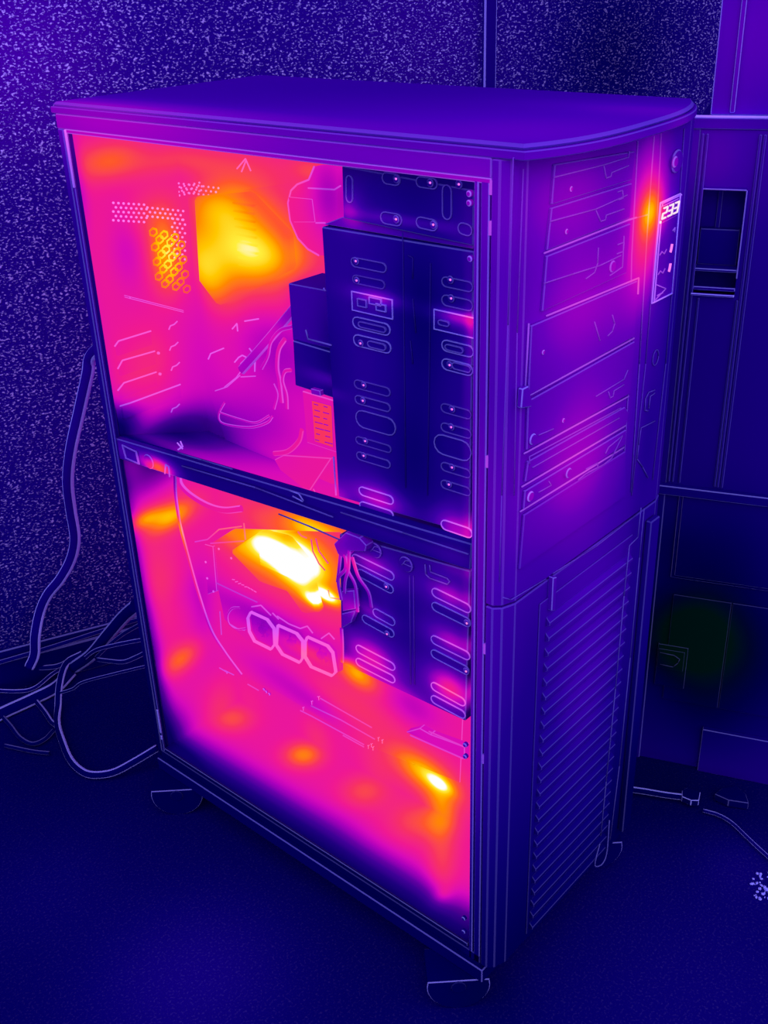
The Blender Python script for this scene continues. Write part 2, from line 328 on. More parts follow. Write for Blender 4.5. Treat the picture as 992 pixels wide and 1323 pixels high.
# ================================================================ COMPUTER TOWER
# ---- top cover with a bowed front
def bow(x, depth):  # front outline in plan
    t = (x-W/2)/(W/2); return -depth*(1-abs(t)**3.2)
k_ = lambda x: min(max(x/W, 0), 1)**2
def plan(depth, n=28, x0=0, x1=W, yb=D, start=0.0):
    pts = [(x0, yb), (x1, yb)]
    for k in range(n+1):
        x = x1+(x0-x1)*k/n; pts.append((x, bow(x, depth)-start*(1-.62*k_(x))))
    return pts
b = NEW()
pl = plan(.026, yb=D+.006, start=.030)
prism(b, [(x, y, .9495) for x, y in pl], (0, 0, .0070), .0009, True)
pl2 = [(W/2+(x-W/2)*.985, D/2+(y-D/2)*.992) for x, y in pl]
prism(b, [(x, y, .9560) for x, y in pl2], (0, 0, .0050), .0032, True)
obj('top_cover', b, [mat('case', .01), mat('case', .0, .10)], root)
# ---- frame round the open side (x = 0)
def zx(u, v): p = X(u, v, 0); return p.y, p.z
b = NEW(); box(b, (0, .0, .934), (.02, D, .9495), .0011); obj('top_rail', b, mm('case', .04, .18), root)
b = NEW(); box(b, (.0, .0, .9300), (.006, D-.014, .9345), .0009); obj('rail_lip', b, mm('case', .08, .4), root)
b = NEW(); box(b, (0, D-.010, ZB), (.012, D, .934), .0012); obj('rear_post', b, mm('case', -.02, .2), root)
b = NEW(); box(b, (.001, D-.0145, ZB+.01), (.004, D-.0105, .932), .0008); obj('rear_post_lip', b, mm('case', .04, .25), root)
for v0, v1, u0, u1, nm in ((168, 243, 88, 97, 0), (918, 948, 204, 209, 0), (952, 957, 210, 211, 0)):
    a, c = X(u0, v0, -.001), X(u1, v1, -.001); b = NEW()
    box(b, (-.0015, D-.0168 if nm == 0 else 0, c.z), (.001, D-.0138, a.z), .0006); obj('foam_strip', b, [mat('case', .12, .45), mat('case', .12, .8)], root, label='pale short foam strip on rear post')
b = NEW(); box(b, (0, .012, ZB), (.02, .0165, .932), .0010); box(b, (.004, .0095, ZB), (.02, .0125, .932), 0); obj('front_post', b, mm('case', .01, .40), root)
b = NEW(); box(b, (0, .0015, ZB), (.02, .0098, .932), .0010); obj('front_post', b, mm('case', .0, .35), root)
b = NEW(); box(b, (0, 0.001, ZB), (.03, D, ZB+.012), .0010); obj('bottom_rail', b, mm('case', -.03, .10), root)
b = NEW(); box(b, (.002, .020, ZB+.012), (.005, D-.012, ZB+.0165), .0008); obj('bottom_lip', b, mm('case', -.03, .28), root)
b = NEW(); box(b, (-.002, -.004, .046), (W, D+.002, ZB-.006), .0012); obj('base_plate', b, [mat('floor', 0), mat('floor', .05, .28)], root)
b = NEW(); box(b, (.0, .0, ZB-.006), (W, D, ZB), 0); obj('bottom_plate', b, mm('case', -.08, .12), root)
# hinge lumps on the front post
for u, v in ((638, 243), (638, 296), (629, 598), (620, 838), (618, 980)):
    p = X(u, v, -.002); b = NEW(); cyl(b, (0.002, .0008, p.z-.006), (0, 0, 1), .0022, .011, 8); obj('hinge_pin', b, mm('case', .10, .3)[1], root)
for u, v in ((609, 250), (609, 262), (610, 334), (603, 962), (603, 977), (601, 1186), (601, 1203)):
    p = X(u, v, .002); b = NEW(); cyl(b, (.003, p.y+.001, p.z), (-1, 0, 0), .0026, .004, 10, 0, .0009); obj('screw', b, mm('case', .05, .5), root)
# ---- shell
b = NEW(); box(b, (W-.004, 0, ZB), (W, D, .944), .001); obj('side_panel', b, mm('case'), root)
b = NEW(); box(b, (.0125, D-.010, ZB), (W-.004, D-.006, .944), 0); rear = obj('rear_panel', b, mat('inner', 0), root)
b = NEW(); box(b, (TRAY, .02, ZB), (TRAY+.003, D-.01, .944), 0); tray = obj('board_tray', b, mat('inner', 0), root)
b = NEW(); box(b, (.006, .02, ZB+.010), (TRAY, D-.01, ZB+.0125), 0); cfl = obj('case_floor', b, mat('inner', 0), root)
b = NEW(); box(b, (.02, 0.02, .930), (W, D-.006, .934), 0); obj('roof_panel', b, mat('inner', -.1), root)
# expansion slot covers on the rear panel
ie = mm('inner', -.01, .45)
YR = D-.012
for pts, tail in (([(146, 447), (151, 440), (193, 427)], None), ([(150, 476), (156, 465), (198, 453)], (204, 456)), ([(150, 504), (158, 494), (200, 480)], (206, 483)), ([(153, 524), (166, 520), (231, 496)], None)):
    P_ = [Y(u, v, YR) for u, v in pts]; b = NEW()
    x0 = P_[0].x; x1 = P_[-1].x; z1 = sum(p.z for p in P_[1:])/2
    box(b, (x0+.004, YR-.002, z1-.018), (x1, YR+.004, z1-.001), 0)
    line(b, [p+Vector((0, -.003, 0)) for p in P_], .0010)
    if tail: cyl(b, Y(*tail, YR-.002), (0, -1, 0), .0018, .002, 8, 1)
    sc = obj('expansion_slot_cover', b, ie, rear)
for u, v in ((223, 421), (224, 448), (226, 474), (226, 528)):
    b = NEW(); line(b, [Y(u-5, v+5, YR-.003), Y(u-3, v, YR-.003), Y(u+2, v-2, YR-.003), Y(u+6, v-6, YR-.003)], .0009); obj('slot_clip', b, ie, rear)
b = NEW(); p0 = Y(160, 384, YR); p1 = Y(230, 402, YR); prism(b, [p0, p1, p1+Vector((0, -.012, 0)), p0+Vector((0, -.012, 0))], (0, 0, .003), .0008); obj('fan_ledge', b, ie, rear)
# perforated exhaust grille: raised mesh of round holes
def perforation(bm, region, ax, val, step, r, normal):
    for (u0, v0, u1, v1, sk) in region:
        n = 0; v = v0
        while v <= v1:
            u = u0+(step/2 if n % 2 else 0)
            while u <= u1:
                p = on(u, v+sk*(u-u0), ax, val); cyl(bm, p, normal, r, .0012, 8, 1)
                u += step
            v += step*.85; n += 1
b = NEW(); perforation(b, [(146, 262, 190, 288, .06), (190, 268, 238, 280, .1), (222, 282, 240, 338, .15)], 1, YR-.0005, 6.6, .0014, (0, -1, 0)); obj('vent_holes', b, [mat('inner', -.06), mat('inner', .06, .9)], rear, kind='stuff')
b = NEW(); perforation(b, [(194, 250, 262, 262, -.22), (225, 236, 285, 252, .12)], 0, TRAY-.0025, 6.4, .0012, (-1, 0, 0)); obj('vent_holes', b, [mat('inner', 0), mat('inner', .03, .7)], tray, kind='stuff')
b = NEW()
for r in range(8):
    for c_ in range(3):
        u = 198+c_*14+(7 if r % 2 else 0)-r*.0; v = 300+r*9.5+c_*3.5
        p = Y(u+r*1.2, v, YR-.002); tube(b, [p+Vector((math.cos(a)*.0058, 0, math.sin(a)*.0046)) for a in [math.pi/3*k+math.pi/6 for k in range(7)]], .0013, 4, (0, 1, 0), mat=1)
obj('fan_grille', b, [mat('inner', .05), mat('inner', .10)], rear, kind='stuff')
# small marks on the upper tray: clip, screws, connectors
TX = TRAY-.006
b = NEW(); prism(b, [X(u, v, TRAY-.001) for u, v in ((246, 255), (432, 228), (432, 640), (300, 585), (262, 470))], (-.004, 0, 0), 0); ub = obj('circuit_board', b, mm('inner', 0, .12), tray)
def marks(name, lists, x, parent, f='inner', off=0.0, pale=.45, r=.0009):
    for pts in lists:
        b = NEW(); line(b, [X(u, v, x) for u, v in pts], r); obj(name, b, mm(f, off, pale), parent)
marks('wire_clip', [[(306, 218), (317, 205), (324, 221)], [(318, 207), (312, 222)]], TX, tray)
marks('connector', [[(269, 464), (272, 457), (289, 450)], [(303, 468), (308, 462), (313, 459), (319, 462), (311, 470)], [(300, 425), (306, 418), (307, 428)], [(316, 415), (334, 412)], [(322, 450), (329, 459), (329, 480)], [(330, 457), (329, 478)]], TX, ub, pale=.5)
marks('header_pins', [[(278, 505), (293, 500), (310, 485)], [(290, 500), (305, 488), (318, 470)], [(248, 515), (255, 510)], [(311, 487), (330, 486)]], TX, ub, pale=.4, r=.0007)
# ---- processor cooler (hot, upper chamber)
b = NEW()
cpts = [(262, 252), (330, 246), (382, 300), (386, 345), (335, 372), (292, 392), (268, 360)]
prism(b, [X(u, v, TRAY-.006) for u, v in cpts], (-.016, 0, 0), .004)
cool = obj('processor_cooler', b, [mat('inner', 0), mat('inner', 0)], tray)
a0 = X(300, 262, TRAY-.022); a1 = X(345, 350, TRAY-.022)
for k in range(9):
    z = a1.z+(a0.z-a1.z)*k/8; b = NEW(); box(b, (TRAY-.026, a1.y+.01, z), (TRAY-.020, a0.y-.005, z+.0022), 0); obj('fin', b, mat('inner', .0), cool)
# ---- round fan half behind the drive cages
b = NEW(); fc = X(425, 285, .12)
arc = [X(u, v, .10) for u, v in ((406, 215), (399, 232), (384, 238), (376, 246), (372, 262), (375, 285), (385, 308), (398, 322), (412, 330))]
line(b, arc, .0010); prism(b, arc+[X(436, 330, .10), X(436, 215, .10)], (.012, 0, 0), 0)
fan = obj('case_fan', b, mm('inner', .0, .32), tray)
b = NEW(); prism(b, [X(u, v, .099) for u, v in ((373, 254), (404, 257), (408, 287), (380, 287))], (-.001, 0, 0), .0008); obj('fan_label', b, mm('inner', 0, .3), fan)
b = NEW(); line(b, [X(u, v, .099) for u, v in ((398, 243), (432, 245), (440, 240))]); line(b, [X(u, v, .099) for u, v in ((408, 288), (420, 288))]); obj('fan_bracket', b, mm('inner', 0, .3), fan)
# ---- cables inside
def icable(pts, x, r, f='inner', off=0.0, pale=.3, parent=root, flat=.6, name='cable'):
    b = NEW(); tube(b, spline([X(u, v, x) for u, v in pts]), r, 8, (1, 0, 0), flat, sides=True); return obj(name, b, mm(f, off, pale), parent)
icable([(381, 398), (356, 428), (330, 458), (312, 478)], .10, .0060, off=-.02, name='ribbon_cable')
icable([(378, 422), (362, 427), (350, 442), (346, 460), (338, 476)], .09, .0022, off=.0)
icable([(368, 438), (360, 452), (358, 474), (361, 492), (364, 520)], .09, .0030, off=.02)
icable([(376, 478), (368, 480), (365, 492), (370, 510), (371, 528)], .08, .0022)
icable([(353, 496), (358, 510), (354, 528)], .09, .0020)
icable([(290, 520), (283, 534), (285, 545), (300, 550), (325, 552), (345, 546), (352, 538)], .11, .0016, pale=.42)
icable([(284, 533), (308, 541), (330, 546), (348, 537)], .11, .0014, pale=.42)
icable([(354, 586), (372, 583), (386, 570), (390, 555)], .08, .0030, off=.01, pale=.15)
b = NEW(); prism(b, [X(u, v, .085) for u, v in ((354, 594), (366, 588), (428, 592), (400, 634), (390, 630), (362, 608))], (.004, 0, 0), .001); obj('cable_flap', b, mm('inner', .0, .2), root)
icable([(404, 632), (408, 640), (410, 648)], .08, .0016)
icable([(232, 606), (232, 622), (240, 634), (256, 646), (274, 655), (292, 659), (312, 657)], .02, .0042, off=.0, pale=.35, name='hose')
icable([(226, 612), (227, 640), (232, 675), (242, 715), (256, 765), (272, 812), (290, 842), (312, 872)], .05, .0026, off=-.02, pale=.4)
# ---- divider between the two chambers
TL, TR_, BR, BL = X(148, 566, 0.004), X(609, 703, .012), X(607, 737, .012), X(154, 593, .004)
b = NEW(); prism(b, [TL, TR_, BR, BL], (.012, 0, 0), .0012); dv = obj('divider_bar', b, mm('shelf', 0, .2), root)
b = NEW(); prism(b, [X(150, 560, .012), X(609, 698, .02), X(609, 698, TRAY), X(240, 545, TRAY)], (0, 0, -.003), 0); obj('divider_shelf', b, mm('inner', -.03, .1), root)
for pts in ([(158, 574), (177, 583), (181, 600), (163, 592)],):
    b = NEW(); P_ = [X(u, v, .003) for u, v in pts]; C_ = sum(P_, Vector())/4
    ring(b, P_, [C_+(p-C_)*.84 for p in P_], (-.0015, 0, 0)); f = b.faces.new([b.verts.new(p+Vector((-.0003, 0, 0))) for p in P_]); obj('socket', b, [mat('shelf', -.06), mat('shelf', .05, .35)], dv)
b = NEW(); c = X(193, 596, .004); cyl(b, c, (-1, 0, 0), .0095, .002, 16, 0, .001); obj('knob', b, mm('shelf', .0, .3), dv)
b = NEW(); line(b, [X(u, v, .002) for u, v in ((213, 612), (214, 600), (218, 603), (219, 616))], .0009); obj('hook', b, mm('shelf', .05, .4), dv)
for a in ([(235, 602), (330, 630), (430, 668)], [(440, 662), (520, 688), (605, 716)], [(360, 664), (400, 680), (438, 697)], [(230, 585), (260, 594), (300, 606)]):
    b = NEW(); line(b, [X(u, v, .004) for u, v in a], .0009); obj('seam', b, mm('shelf', .04, .2), dv)
marks('bracket', [[(229, 572), (236, 580)], [(233, 570), (236, 577), (230, 581)]], .004, dv, 'shelf', .3, .8)
marks('bracket', [[(375, 634), (386, 638), (392, 647)], [(378, 641), (391, 648)]], .004, dv, 'shelf', .05, .5)
# ---- drive cages
def cagebox(pts, x, depth, name='drive_cage', off=0.0, pale=.22, parent=root):
    b = NEW(); prism(b, [X(u, v, x) for u, v in pts], (depth, 0, 0), .0011); return obj(name, b, mm('cage', off, pale), parent)
top_c = cagebox([(441, 214), (612, 246), (611, 318), (443, 282)], CX, .10, off=.02)
hdd_c = cagebox([(415, 293), (612, 325), (606, 690), (437, 642)], CX, TRAY-CX-.005)
low_c = cagebox([(438, 690), (607, 738), (601, 932), (441, 857)], CX, TRAY-CX-.005, off=.03)
b = NEW(); prism(b, [X(443, 280, CX+.004), X(611, 316, CX+.004), X(611, 322, CX+.004), X(418, 290, CX+.004)], (.09, 0, 0), .0008); obj('cage_flange', b, mm('cage', .12, .15), top_c)
b = NEW(); prism(b, [X(372, 366, .05), X(470, 384, .05), X(470, 460, .05), X(378, 440, .05)], (.05, 0, 0), .0010); obj('hard_drive', b, mm('cage', .06, .2), root)
b = NEW(); prism(b, [X(378, 440, .045), X(475, 469, .045), X(475, 529, .045), X(381, 498, .045)], (.05, 0, 0), .0010); obj('hard_drive', b, mm('cage', .0, .32), root)
hd = NEW(); prism(hd, [X(390, 505, .045), X(480, 532, .045), X(480, 600, .045), X(396, 572, .045)], (.05, 0, 0), .0010); hdo = obj('hard_drive', hd, mm('inner', -.02, .28), root, label='hard drive with a printed paper label')
b = NEW()
prism(b, [X(u, v, .0445) for u, v in ((403, 517), (429, 524), (431, 578), (407, 570))], (-.0006, 0, 0), .0005)
for k in range(7):
    t = k/6
    for s in range(2):
        u0 = 405+s*12+t*2+random.random()*2; u1 = u0+4+random.random()*7; v0 = 522+t*46+s*3
        line(b, [X(u0, v0, .0435), X(u1, v0+(u1-u0)*.27, .0435)], .0006)
obj('paper_label', b, [mat('inner', .08), mat('inner', -.1)], hdo)
b = NEW(); prism(b, [X(u, v, .04) for u, v in ((401, 502), (413, 505), (414, 512), (402, 509))], (.01, 0, 0), .0006); obj('plug', b, mm('cage', .2, .3), hdo)
marks('cage_edge', [[(431, 590), (434, 640)], [(418, 372), (420, 376)], [(395, 426), (398, 438), (428, 446)]], CX-.001, hdd_c, 'cage', .1, .3)
def pill(parent, u0, v0, u1, v1, hpx, off=0.0, pale=.24, square=False, depth=.0012, name='slot', lift=.0004):
    A, B = X(u0, v0, CX), X(u1, v1, CX); h = hpx*.00042
    t = (B-A).normalized(); n = Vector((1, 0, 0)).cross(t); n = n if n.z > 0 else -n
    if square: o = [A+n*h, B+n*h, B-n*h, A-n*h]
    else:
        o = []
        A2, B2 = A+t*h, B-t*h
        for k in range(7): a = math.pi/2-math.pi*k/6; o.append(B2+t*math.cos(a)*h+n*math.sin(a)*h)
        for k in range(7): a = math.pi/2-math.pi*k/6; o.append(A2-t*math.cos(a)*h-n*math.sin(a)*h)
    C_ = (A+B)/2; i = []
    wd = .0009
    for p in o:
        q = p-C_; a = q.dot(t); c_ = q.dot(n); L_ = (B-A).length/2
        i.append(C_+t*a*(1-wd/L_)+n*c_*(1-wd/h))
    b = NEW(); ring(b, o, i, (-depth, 0, 0)); b.faces.new([b.verts.new(p+Vector((-lift, 0, 0))) for p in i]).material_index = 0
    return obj(name, b, [mat('cage', off-.03), mat('cage', off+.04, pale*1.9)], parent)
def screw(parent, u, v, r=.0036, pale=.22, f='cage', off=.03, x=CX):
    p = X(u, v, x); b = NEW()
    cyl(b, p, (-1, 0, 0), r, .0022, 12, 0, .0008)
    cyl(b, p+Vector((-.002, .0006, .0006)), (-1, 0, 0), r*.30, .0008, 6, 1)
    so = obj('screw', b, [mat(f, off), mat(f, off, pale)], parent)
    b = NEW(); cyl(b, p+Vector((-.0022, -.0009, .0004)), (-1, 0, 0), r*.28, .0007, 6, 0); obj('screw_slot', b, mat(f, .4, .9), so)
sl = lambda v: .2+(v-340)*.0004
def hs(u0, u1, v, h, **k): s = sl(v); pill(hdd_c, u0, v-s*(u1-u0)/2, u1, v+s*(u1-u0)/2, h, **k)
for u0, u1, v, h, k in ((454, 500, 342, 11, dict(pale=.1)), (456, 498, 364, 10, dict(pale=.06)), (455, 508, 394, 22, dict(square=True, pale=.3, off=.06)), (456, 505, 421, 14, {}), (457, 506, 444, 14, {}),
        (458, 505, 501, 11, dict(pale=.08)), (459, 505, 521, 11, dict(pale=.1)), (460, 512, 546, 22, dict(pale=.14)), (460, 506, 574, 10, dict(pale=.08)), (461, 505, 594, 11, dict(pale=.1)), (464, 509, 640, 12, dict(pale=.3)), (465, 509, 659, 12, dict(pale=.3)),
        (571, 612, 367, 11, dict(pale=.1)), (571, 612, 391, 12, dict(pale=.1)), (561, 614, 418, 22, dict(square=True, pale=.32, off=.06)), (571, 613, 450, 13, {}), (571, 612, 474, 13, {}),
        (570, 610, 531, 11, dict(pale=.08)), (570, 610, 556, 11, dict(pale=.1)), (561, 610, 578, 24, dict(pale=.18)), (570, 609, 607, 11, dict(pale=.1)), (570, 609, 630, 11, dict(pale=.1)), (570, 611, 683, 13, dict(pale=.3)), (570, 611, 702, 13, dict(pale=.3))):
    hs(u0, u1, v, h, **k)
for u, v in ((461, 337), (462, 362), (467, 443), (471, 497), (470, 517), (473, 569), (471, 588), (583, 361), (584, 385), (582, 471), (585, 528), (584, 551), (585, 603), (581, 625)): screw(hdd_c, u, v)
for pts in ([(527, 330), (533, 333), (533, 360)], [(533, 386), (537, 430)], [(520, 300), (524, 630)], [(556, 340), (552, 640)], [(530, 440), (533, 470)]):
    b = NEW(); line(b, [X(u, v, CX-.0006) for u, v in pts], .0005); obj('crease', b, mm('cage', .02, .03), hdd_c)
for (u0, u1, v, h, k) in ((478, 494, 389, 8, dict(pale=.22, square=True)), (463, 475, 391, 9, dict(pale=.15, square=True)), (487, 500, 397, 8, dict(pale=.25, square=True)), (476, 500, 446, 8, dict(pale=.12)), (464, 500, 422, 7, dict(pale=.1)), (576, 600, 450, 7, dict(pale=.12)), (585, 610, 474, 8, dict(pale=.12)), (567, 582, 417, 6, dict(pale=.1))):
    hs(u0, u1, v, h, name='drive_rail', depth=.0022, lift=.0013, **k)
# top cage details
for u0, v0, u1, v1, h, k in ((452, 226, 452, 262, 10, {}), (578, 238, 578, 284, 12, {}), (494, 229, 518, 233, 12, {}), (538, 234, 566, 238, 11, {}), (492, 280, 520, 285, 13, {}), (538, 286, 566, 292, 12, {}), (592, 293, 611, 299, 12, {})):
    pill(top_c, u0, v0, u1, v1, h, pale=.12, off=.03)
for u, v in ((513, 231), (557, 236), (594, 229), (594, 238), (513, 283), (561, 290)): screw(top_c, u, v, .0036, .3, off=.06)
# lower cage details
for u0, v0, u1, v1, k in ((455, 719, 510, 746, dict(off=.04)), (462, 738, 509, 763, {}), (482, 789, 511, 805, dict(off=.03)), (468, 797, 510, 820, {}), (460, 836, 511, 863, dict(off=.05)), (460, 853, 511, 879, dict(off=.05)),
        (558, 763, 609, 788, dict(off=.04)), (558, 781, 609, 806, {}), (557, 824, 608, 849, dict(off=.04)), (557, 842, 607, 868, {}), (557, 884, 602, 909, dict(off=.06)), (557, 901, 602, 925, dict(off=.06))):
    pill(low_c, u0, v0, u1, v1, 13, pale=.24, **k)
b = NEW(); line(b, [X(u, v, CX-.001) for u, v in ((549, 729), (550, 742), (555, 747), (578, 755), (581, 751), (577, 747), (556, 739), (555, 730))], .0008); obj('slot', b, mm('cage', .08, .2), low_c)
for u, v in ((500, 757), (501, 818), (604, 804), (603, 866)): screw(low_c, u, v, .0038, .3)
for u, v in ((486, 710), (526, 728)):
    p = X(u, v, CX); b = NEW(); cyl(b, p, (-1, 0, 0), .0088, .003, 20, 0, .0011); kn = obj('thumb_screw', b, [mat('cage', .03), mat('cage', .1, .2)], low_c)
    b = NEW(); line(b, [X(u-7, v+2, CX-.004), X(u-2, v-4, CX-.004), X(u+2, v-3, CX-.004)], .0006); line(b, [X(u-5, v, CX-.004), X(u+7, v+5, CX-.004)], .0006); obj('screw_slot', b, mm('cage', .1, .2), kn)
for u in (529, 534):
    b = NEW(); line(b, [X(u, 744, CX-.0006), X(u+1.5, 884, CX-.0006)], .0007); obj('crease', b, mm('cage', .08, .06), low_c)
# bundle of plugs and cables hanging in front of the lower cage
b = NEW(); prism(b, [X(u, v, .006) for u, v in ((431, 703), (446, 688), (464, 695), (473, 705), (471, 713), (453, 712), (444, 722), (436, 716))], (.012, 0, 0), .0009); obj('power_plug', b, mm('cage', .12, .2), root)
for pts, x in (([(446, 714), (446, 735), (437, 748), (441, 775)], .008), ([(451, 712), (450, 735), (446, 750), (445, 766)], .006), ([(445, 716), (450, 738), (459, 757), (462, 790)], .007), ([(440, 715), (438, 735), (436, 752)], .010), ([(455, 720), (463, 745), (476, 765), (480, 785)], .010)):
    icable(pts, x, .0022, 'cage', .18, .22)
b = NEW(); prism(b, [X(u, v, .008) for u, v in ((441, 764), (457, 763), (459, 787), (442, 790))], (.008, 0, 0), .0009); obj('power_plug', b, mm('cage', .16, .25), root)
b = NEW(); prism(b, [X(u, v, .008) for u, v in ((441, 793), (459, 789), (453, 805), (441, 812))], (.008, 0, 0), .0009); obj('power_plug', b, mm('cage', .10, .2), root)
icable([(441, 812), (442, 832), (442, 855)], .012, .0024, 'cage', .2, .25)
# ---- lower chamber boards and the hot card
b = NEW(); prism(b, [X(u, v, TRAY-.002) for u, v in ((268, 700), (440, 700), (600, 920), (596, 1010), (480, 964), (360, 893), (290, 862))], (-.003, 0, 0), .0009); lb = obj('circuit_board', b, mm('inner', 0, .25), tray)
XC = .10
b = NEW(); prism(b, [X(u, v, XC) for u, v in ((270, 704), (300, 685), (436, 690), (439, 868), (330, 838), (290, 800))], (.006, 0, 0), 0); gc = obj('graphics_card', b, mat('inner', 0), root)
b = NEW(); prism(b, [X(u, v, XC-.004) for u, v in ((264, 703), (275, 706), (280, 764), (268, 768))], (.004, 0, 0), .0008); cb = obj('card_bracket', b, mm('inner', -.02, .28), gc)
for u, v in ((266, 726), (268, 747), (276, 764), (283, 709), (299, 721)):
    b = NEW(); cyl(b, X(u, v, XC-.005), (-1, 0, 0), .0016, .001, 8, 1); obj('screw', b, mm('inner', .0, .5), cb)
marks('card_shroud', [[(252, 700), (268, 697), (283, 684), (312, 680)], [(272, 702), (315, 699)], [(315, 676), (317, 697)], [(277, 752), (332, 778)], [(385, 687), (389, 692), (396, 695)], [(424, 762), (426, 772), (438, 774)]], XC-.003, gc, 'inner', -.05, .2)
b = NEW(); prism(b, [X(u, v, XC-.003) for u, v in ((306, 708), (345, 682), (378, 690), (404, 720), (418, 775), (422, 786), (400, 788), (380, 760), (345, 748))], (-.014, 0, 0), .004)
hs_o = obj('heat_sink', b, [mat('inner', 0), mat('inner', 0)], gc, label='white-hot heat sink block')
a0, a1 = X(330, 700, XC-.017), X(400, 755, XC-.017)
for k in range(8):
    z = a1.z+(a0.z-a1.z)*k/7; b = NEW(); box(b, (XC-.021, a1.y+.012, z), (XC-.016, a0.y-.01, z+.003), 0); obj('fin', b, mat('inner', .0), hs_o)
b = NEW(); line(b, [X(u, v, XC-.018) for u, v in ((402, 697), (404, 712), (412, 728), (420, 737))], .0008); line(b, [X(u, v, XC-.018) for u, v in ((408, 696), (412, 712), (424, 728))], .0008); obj('cooling_pipe', b, mm('inner', -.08, .1), gc)
b = NEW()
for k in range(8): u = 300+k*4; line(b, [X(u, 748+k*2.1+random.random()*3, XC-.002), X(u+3, 749+k*2.3, XC-.002)], .0007)
obj('contact_strip', b, mm('inner', 0, .4), gc)
for pts in ([(325, 789), (347, 799), (356, 811), (357, 832), (352, 839), (330, 828), (323, 815), (321, 797)], [(360, 806), (385, 817), (393, 827), (393, 850), (389, 856), (366, 845), (358, 833), (359, 812)], [(398, 821), (425, 833), (432, 842), (436, 868), (431, 873), (403, 861), (395, 848), (395, 828)]):
    P_ = [X(u, v, XC-.008) for u, v in pts]; C_ = sum(P_, Vector())/8; b = NEW()
    ring(b, P_, [C_+(p-C_)*.93 for p in P_], (-.004, 0, 0)); b.faces.new([b.verts.new(p+Vector((.004, 0, 0))) for p in P_])
    fo = obj('cooling_fan', b, [mat('inner', -.02), mat('inner', .04, .5)], gc, label='small square framed fan')
    b = NEW(); cyl(b, C_+Vector((.002, 0, 0)), (-1, 0, 0), .006, .004, 12, 0)
    for k in range(6):
        a = k*math.pi/3; p = C_+Vector((0, math.cos(a)*.006, math.sin(a)*.006)); q = C_+Vector((.002, math.cos(a+.35)*.0125, math.sin(a+.35)*.0125)); q2 = C_+Vector((-.001, math.cos(a+.8)*.012, math.sin(a+.8)*.012))
        b.faces.new([b.verts.new(x) for x in (p, q, q2)])
    obj('fan_rotor', b, mm('inner', -.03), fo)
marks('fan_wire', [[(325, 784), (337, 782), (350, 795)], [(358, 796), (373, 806), (388, 812)], [(388, 812), (397, 809), (404, 818)], [(415, 825), (425, 818), (432, 826)], [(352, 792), (360, 800)], [(296, 806), (306, 812), (316, 814)]], XC-.01, gc, 'inner', -.02, .35)
icable([(310, 785), (300, 786), (294, 795), (296, 806), (305, 813), (318, 812)], XC-.01, .0016, pale=.4)
for pts in ([(268, 792), (274, 835)], [(284, 790), (286, 820)], [(276, 838), (282, 862), (294, 869)], [(290, 866), (302, 872)]):
    b = NEW(); line(b, [X(u, v, .12) for u, v in pts], .0008); obj('board_edge', b, mm('inner', -.04, .3), lb)
for u, v in ((278, 830), (279, 847), (285, 851), (294, 868), (276, 810), (345, 893), (349, 896), (342, 890)):
    b = NEW(); cyl(b, X(u, v, .13), (-1, 0, 0), .0021, .003, 8, 0, .0009); obj('screw', b, mm('inner', -.03, .6), lb)
marks('memory_socket', [[(320, 884), (334, 892)], [(388, 918), (402, 925), (470, 962)], [(402, 912), (440, 930), (484, 955)], [(410, 900), (480, 940)], [(443, 950), (470, 965)]], TRAY-.007, lb, 'inner', -.02, .22)
for u, v in ((393, 915), (404, 907), (413, 901), (477, 964), (483, 966), (490, 954), (495, 957), (481, 962), (484, 1114)):
    b = NEW(); p = X(u, v, TRAY-.008); box(b, (p.x-.003, p.y-.001, p.z-.003), (p.x, p.y+.001, p.z+.003), .0004); obj('header_pin', b, mm('inner', .02, .8), lb)
b = NEW(); prism(b, [X(u, v, .09) for u, v in ((524, 946), (542, 941), (556, 949), (600, 965), (600, 982)) ], (.01, 0, 0), .0009); obj('drive_rail', b, mm('inner', -.04, .25), root)
marks('rail_seam', [[(530, 950), (598, 980)], [(554, 945), (600, 965)]], .089, cfl, 'inner', -.03, .2)

# ---- front: bowed bezel, bays, display, lower door
YF = -.020
def fp(u, v, y=YF): return Y(u, v, y)
ch = [(0, 0), (0, -.008), (.006, -.015), (.020, YF), (W-.022, YF), (W-.006, -.015), (W, -.008), (W, 0)]
b = NEW(); prism(b, [(x, y, ZM+.001) for x, y in ch], (0, 0, .949-ZM-.001), .0012); bez = obj('front_bezel', b, [mat('case', 0), mat('case', .02, .08)], root)
b = NEW(); prism(b, [(x, y, ZB) for x, y in ch], (0, 0, ZM-ZB-.001), .0012); low = obj('lower_door', b, [mat('case', -.01), mat('case', .0, .10)], root)
def panel(name, pts, parent, d=.003, off=0.0, pale=.22, bev=.0009, y=YF):
    P_ = [fp(u, v, y) for u, v in pts]; b = NEW(); prism(b, P_, (0, -d, 0), bev); return obj(name, b, mm('case', off, pale), parent)
def fline(name, lists, parent, y=YF-.0035, off=0.02, pale=.25, r=.0006):
    pale *= .75
    b = NEW()
    for pts in lists: line(b, [fp(u, v, y) for u, v in pts], r)
    return obj(name, b, mm('case', off, pale), parent)
fline('bezel_ridge', [[(663, 204), (656, 420), (648, 640), (645, 752)], [(663, 204), (690, 206), (760, 192), (832, 176)], [(676, 218), (668, 430), (664, 640)]], bez, YF-.0006, pale=.14)
